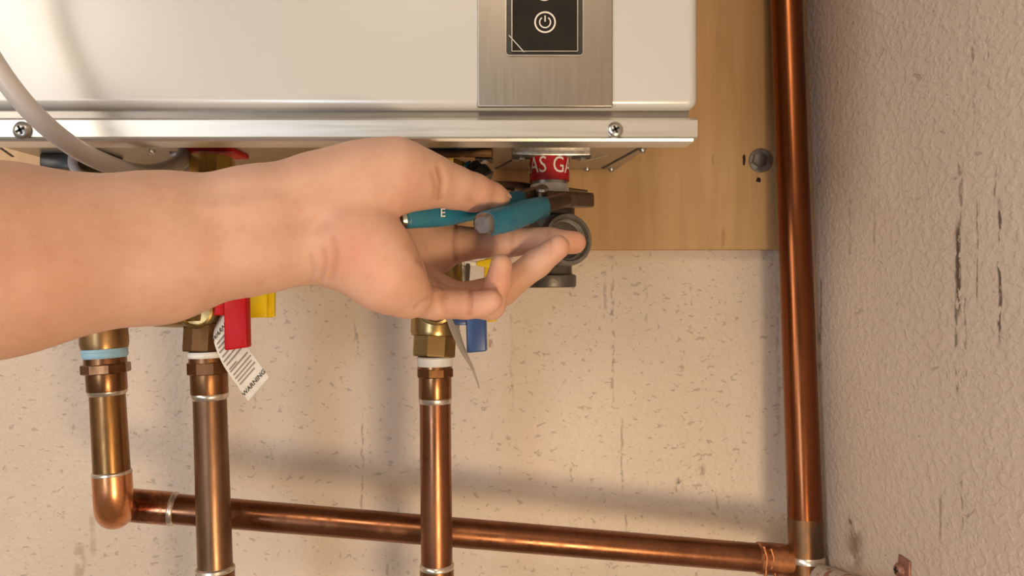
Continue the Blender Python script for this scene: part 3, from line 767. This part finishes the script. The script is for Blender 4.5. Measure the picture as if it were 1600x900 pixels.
sweep('handle_tip', [P(753, 352, .4275), P(755, 351, .429), P(760, 349.5, .4335)], [(.0042, .0044), (.0056, .0058), (.0064, .0066)], M_dull, pli, n=20, exp=2.8)
smooth_sweep('lower_handle', [P(840, 325, .492), P(862, 318, .508), P(880, 313, .522)], [(.005, .0055), (.006, .0052), (.006, .005)], M_forge, pli)
smooth_sweep('upper_handle', [P(806, 313, .497), P(826, 306, .512), P(842, 303, .524)], [(.0045, .005), (.005, .005), (.005, .005)], M_forge, pli)
smooth_sweep('jaw', [P(800, 303, .520), P(840, 309, .524), P(880, 312, .530), P(919, 313, .545)], [(.0060, .0042), (.0075, .0046), (.0070, .0052), (.0055, .0050)], M_forge, pli, exp=5)
smooth_sweep('jaw', [P(770, 290, .530), P(800, 292, .548), P(830, 296, .572), P(870, 300, .586), P(915, 306, .590)], [(.005, .0030), (.006, .0036), (.006, .004), (.006, .004), (.005, .004)], M_forge, pli, exp=5)
lathe('pivot_bolt', pv+Vector((0, -0.006, 0.002)), (0, -.6, .8), [(0, .0045), (.006, .0045), (.0072, .0034)], M_steel, pli, 20)

# ------------------------------------------------------------------ forearm and hand (one continuous surface)
def smin(a, b, k):
    h = np.clip(0.5+0.5*(b-a)/k, 0, 1); return b*(1-h)+a*h-k*h*(1-h)
HS = 0.0012
lo = np.array([-0.345, 0.215, CZ-0.085]); hi = np.array([0.060, 0.520, CZ+0.085])
N = np.ceil((hi-lo)/HS).astype(int)+1
gx = (lo[0]+HS*np.arange(N[0])).astype(np.float32); gy = (lo[1]+HS*np.arange(N[1])).astype(np.float32); gz = (lo[2]+HS*np.arange(N[2])).astype(np.float32)
def cone_sdf(X, Y, Z, a, b, ra, rb):
    # tapered capsule (approximate: radius lerped along the bone)
    ba = b-a; L2 = float(ba.dot(ba))
    px, py, pz = X-a.x, Y-a.y, Z-a.z
    t = np.clip((px*ba.x+py*ba.y+pz*ba.z)/L2, 0, 1)
    return np.sqrt((px-t*ba.x)**2+(py-t*ba.y)**2+(pz-t*ba.z)**2) - (ra+(rb-ra)*t)
BIG = 0.03
class Field:
    def __init__(s): s.f = np.full(N, BIG, np.float32)
    def cone(s, a, b, ra, rb, k):
        m = max(ra, rb)+BIG
        l = np.array([min(a[i], b[i])-m for i in range(3)]); h = np.array([max(a[i], b[i])+m for i in range(3)])
        i0 = np.clip(((l-lo)/HS).astype(int), 0, N-1); i1 = np.clip(((h-lo)/HS).astype(int)+1, 1, N)
        sl = tuple(slice(i0[i], i1[i]) for i in range(3))
        if any(i1[i] <= i0[i] for i in range(3)): return
        d = cone_sdf(gx[sl[0]][:, None, None], gy[sl[1]][None, :, None], gz[sl[2]][None, None, :], a, b, ra, rb)
        s.f[sl] = smin(s.f[sl], np.minimum(d, BIG).astype(np.float32), k)
    def chain(s, J, k):
        for (a, b) in zip(J[:-1], J[1:]):
            s.cone(P(*a[:3]), P(*b[:3]), W(a[3], a[2]), W(b[3], b[2]), k)
body = Field()
# forearm: radius side and ulna side
body.chain([(-520, 368, .270, 170), (-170, 372, .325, 134), (0, 380, .352, 119), (250, 360, .388, 84), (400, 334, .404, 68), (500, 303, .414, 59)], .012)
body.chain([(-520, 468, .270, 178), (-170, 446, .325, 142), (0, 428, .352, 122), (250, 411, .388, 87), (400, 379, .404, 73), (505, 381, .414, 58)], .012)
# thumb side of the hand
body.chain([(500, 305, .414, 60), (570, 286, .416, 59), (622, 274, .420, 50), (655, 279, .424, 40)], .012)
# heel of the hand
body.chain([(500, 378, .414, 58), (560, 392, .410, 62), (606, 432, .411, 53), (640, 462, .417, 36)], .010)
body.chain([(556, 372, .408, 50), (590, 390, .406, 48)], .010)
# palm plate (recessed)
body.chain([(540, 345, .442, 50), (610, 347, .468, 42), (682, 372, .477, 31)], .010)
body.chain([(560, 390, .442, 52), (620, 405, .468, 42), (684, 402, .479, 27)], .010)
body.chain([(590, 420, .440, 46), (640, 448, .462, 34), (678, 458, .472, 25)], .008)
FING = {
 'thumb':  ([(640, 279, .424, 42), (683, 285, .430, 36), (710, 293, .436, 32), (740, 301, .444, 28.5), (768, 307, .453, 21), (783, 308.5, .459, 15)], .0045),
 'index':  ([(682, 378, .477, 28), (724, 381, .481, 25.5), (788, 377, .484, 24), (800, 376, .484, 23.5), (858, 377, .484, 20.5), (898, 379, .484, 18)], .003),
 'middle': ([(672, 450, .462, 26), (720, 464, .470, 22), (784, 453, .474, 24.5), (838, 412, .468, 22), (872, 386, .463, 19)], .003),
 'ring':   ([(660, 458, .452, 27), (710, 475, .452, 22), (766, 476, .450, 23), (779, 440, .446, 19.5), (783, 414, .445, 17.5)], .003),
 'pinky':  ([(632, 462, .434, 33), (680, 474, .436, 25), (728, 476, .436, 22), (752, 476, .434, 19.5), (768, 470, .432, 18)], .003),
}
total = body.f.copy()
for nm, (J, k) in FING.items():
    fl = Field(); fl.chain(J, k)
    total = np.minimum(total, smin(body.f, fl.f, .0075))
def surface_nets(f, lo, h):
    s = f < 0
    nx, ny, nz = f.shape
    c = np.zeros((nx-1, ny-1, nz-1), np.int8)
    for dx in (0, 1):
        for dy in (0, 1):
            for dz in (0, 1): c += s[dx:nx-1+dx, dy:ny-1+dy, dz:nz-1+dz]
    act = np.argwhere((c > 0) & (c < 8))
    idx = -np.ones(c.shape, np.int64); idx[act[:, 0], act[:, 1], act[:, 2]] = np.arange(len(act))
    acc = np.zeros((len(act), 3)); cnt = np.zeros(len(act))
    cor = [(0, 0, 0), (1, 0, 0), (0, 1, 0), (1, 1, 0), (0, 0, 1), (1, 0, 1), (0, 1, 1), (1, 1, 1)]
    val = [f[act[:, 0]+a, act[:, 1]+b, act[:, 2]+d] for a, b, d in cor]
    for i in range(8):
        for b in (1, 2, 4):
            j = i ^ b
            if j > i:
                m = (val[i] < 0) != (val[j] < 0)
                t = val[i][m]/(val[i][m]-val[j][m])
                acc[m] += np.array(cor[i])+t[:, None]*(np.array(cor[j])-np.array(cor[i])); cnt[m] += 1
    V = lo + h*(act + acc/cnt[:, None])
    Fs = []
    for ax in range(3):
        o1, o2 = [k for k in range(3) if k != ax]
        sh = [slice(None)]*3; a = list(sh); b = list(sh); a[ax] = slice(0, -1); b[ax] = slice(1, None)
        e = np.argwhere(s[tuple(a)] != s[tuple(b)])
        ok = (e[:, o1] > 0) & (e[:, o2] > 0) & (e[:, o1] < f.shape[o1]-1) & (e[:, o2] < f.shape[o2]-1)
        e = e[ok]
        def I(d1, d2):
            q = e.copy(); q[:, o1] += d1; q[:, o2] += d2
            return idx[q[:, 0], q[:, 1], q[:, 2]]
        quad = np.stack([I(-1, -1), I(0, -1), I(0, 0), I(-1, 0)], 1)
        ins = s[e[:, 0], e[:, 1], e[:, 2]]
        flip = ins if ax != 1 else ~ins
        quad[~flip] = quad[~flip][:, ::-1]
        Fs.append(quad)
    return V, np.concatenate(Fs)
V, Q = surface_nets(total, lo, HS)
# smooth a little
edges = np.concatenate([Q[:, [0, 1]], Q[:, [1, 2]], Q[:, [2, 3]], Q[:, [3, 0]]]); edges = np.concatenate([edges, edges[:, ::-1]])
deg = np.bincount(edges[:, 0], minlength=len(V)).astype(float)
def lap(A):
    out = np.zeros_like(A)
    for k in range(A.shape[1]): out[:, k] = np.bincount(edges[:, 0], weights=A[edges[:, 1], k], minlength=len(V))
    return out/deg[:, None]
for _ in range(3): V = V + 0.5*(lap(V)-V); V = V - 0.45*(lap(V)-V)*0.5
fn = np.cross(V[Q[:, 2]]-V[Q[:, 0]], V[Q[:, 3]]-V[Q[:, 1]])
vn = np.zeros_like(V)
for k in range(4):
    for a in range(3): vn[:, a] += np.bincount(Q[:, k], weights=fn[:, a], minlength=len(V))
vn /= np.linalg.norm(vn, axis=1)[:, None]+1e-12
SX = 800+F*V[:, 0]/V[:, 1]; SY = 450-F*(V[:, 2]-CZ)/V[:, 1]
front = vn[:, 1] < 0.15
def poly_dist(pts):
    best = np.full(len(V), 1e9)
    for (x0, y0), (x1, y1) in zip(pts[:-1], pts[1:]):
        dx, dy = x1-x0, y1-y0; t = np.clip(((SX-x0)*dx+(SY-y0)*dy)/(dx*dx+dy*dy), 0, 1)
        best = np.minimum(best, np.hypot(SX-x0-t*dx, SY-y0-t*dy))
    return best
disp = np.zeros(len(V)); crease = np.zeros(len(V))
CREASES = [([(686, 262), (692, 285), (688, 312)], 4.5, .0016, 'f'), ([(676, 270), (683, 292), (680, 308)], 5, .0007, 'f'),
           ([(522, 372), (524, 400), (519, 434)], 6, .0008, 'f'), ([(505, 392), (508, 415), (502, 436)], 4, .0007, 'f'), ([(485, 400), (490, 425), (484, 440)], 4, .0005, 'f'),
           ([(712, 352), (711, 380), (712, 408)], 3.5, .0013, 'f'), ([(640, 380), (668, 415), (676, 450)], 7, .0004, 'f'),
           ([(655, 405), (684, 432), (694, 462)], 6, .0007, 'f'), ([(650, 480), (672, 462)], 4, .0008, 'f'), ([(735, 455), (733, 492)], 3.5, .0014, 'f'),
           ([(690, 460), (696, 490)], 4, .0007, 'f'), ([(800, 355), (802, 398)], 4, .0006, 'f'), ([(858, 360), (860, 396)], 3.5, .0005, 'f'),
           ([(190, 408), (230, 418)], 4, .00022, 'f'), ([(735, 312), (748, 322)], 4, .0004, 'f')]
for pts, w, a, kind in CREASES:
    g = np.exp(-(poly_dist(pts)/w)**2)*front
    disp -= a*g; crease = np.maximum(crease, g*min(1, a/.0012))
# soft anatomy: tendons on the wrist, swell of the forearm
for pts, w, a in (([(330, 330), (430, 318), (500, 322)], 14, .0008), ([(380, 385), (470, 380), (515, 372)], 12, .0007), ([(60, 420), (200, 408), (320, 392)], 40, .0012)):
    disp += a*np.exp(-(poly_dist(pts)/w)**2)*front
for pts, w, a in (([(350, 352), (440, 348), (505, 345)], 12, -.0008), ([(300, 300), (420, 292)], 14, -.0005)):
    disp += a*np.exp(-(poly_dist(pts)/w)**2)*front
V = V + vn*disp[:, None]
# true colour differences of the skin: redder heel, joints and finger tips
flush = np.zeros(len(V))
for (x, y, r, a) in ((535, 400, 34, .9), (560, 360, 45, .5), (600, 440, 50, .45), (770, 300, 28, .6), (905, 380, 24, .8), (778, 440, 30, .9), (870, 395, 26, .6), (720, 480, 50, .5), (645, 290, 30, .3), (60, 420, 90, .5), (330, 400, 26, .3), (740, 325, 25, .5)):
    flush += a*np.exp(-((SX-x)**2+(SY-y)**2)/(r*r))
flush = np.clip(flush, 0, 1)
me = bpy.data.meshes.new('person')
org = np.array([P(500, 345, .414)[i] for i in range(3)])
me.from_pydata((V-org).tolist(), [], Q.tolist())
me.polygons.foreach_set('use_smooth', [True]*len(me.polygons))
at = me.attributes.new('flush', 'FLOAT', 'POINT'); at.data.foreach_set('value', flush.astype(np.float32))
at = me.attributes.new('crease', 'FLOAT', 'POINT'); at.data.foreach_set('value', crease.astype(np.float32))
def skin():
    t = NT('skin')
    f = t.n('ShaderNodeAttribute'); f.attribute_name = 'flush'
    cr = t.n('ShaderNodeAttribute'); cr.attribute_name = 'crease'
    n1 = t.noise(28, 4, 0.6); n2 = t.noise(160, 3, 0.6)
    c = t.mix(t.mapr(n1, .3, .7), (0.60, 0.345, 0.240), (0.67, 0.405, 0.295))
    c = t.mix(t.math('MULTIPLY', t.mapr(n2, .5, .75), .25), c, (0.55, 0.25, 0.16))
    c = t.mix(t.math('MULTIPLY', f.outputs['Fac'], .55), c, (0.60, 0.235, 0.145))
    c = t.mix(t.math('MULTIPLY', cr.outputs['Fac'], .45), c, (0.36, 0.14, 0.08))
    nb = t.bump(t.noise(900, 2), 0.12, 0.0004); nb = t.bump(n2, 0.10, 0.0012, nb)
    m = t.out(c, 0.54, 0, nb, Specular_IOR_Level=0.35)
    t.b.inputs['Subsurface Weight'].default_value = 0.12
    t.b.inputs['Subsurface Radius'].default_value = (1.0, 0.35, 0.2)
    t.b.inputs['Subsurface Scale'].default_value = 0.004
    return m
me.materials.append(skin())
person = bpy.data.objects.new('person', me); COL.objects.link(person); person.location = org
tag(person, 'bare left forearm and hand of a person gripping the pliers, index finger over the tee', 'person')
# thumb nail
nc = P(781, 299.5, .4545)
V, Fc = [], []
ax_ = (P(790, 303, .460)-P(750, 296, .448)).normalized(); upn = Vector((0.1, -0.25, 0.96)); upn = (upn-ax_*upn.dot(ax_)).normalized(); sd = ax_.cross(upn)
nu, nv = 8, 6
for i in range(nu+1):
    for j in range(nv+1):
        a = -1+2*i/nu; b = -1+2*j/nv
        V.append(nc + ax_*(a*.0062*(1-.12*b*b)) + sd*(b*.0052) + upn*(.0012 - .0024*b*b - .0006*(a+.3)**2))
for i in range(nu):
    for j in range(nv): Fc.append([i*(nv+1)+j, i*(nv+1)+j+1, (i+1)*(nv+1)+j+1, (i+1)*(nv+1)+j])
nail = mesh_obj('thumb_nail', V, Fc, plain('nail', (0.66, 0.40, 0.32), 0.28), person, 60)
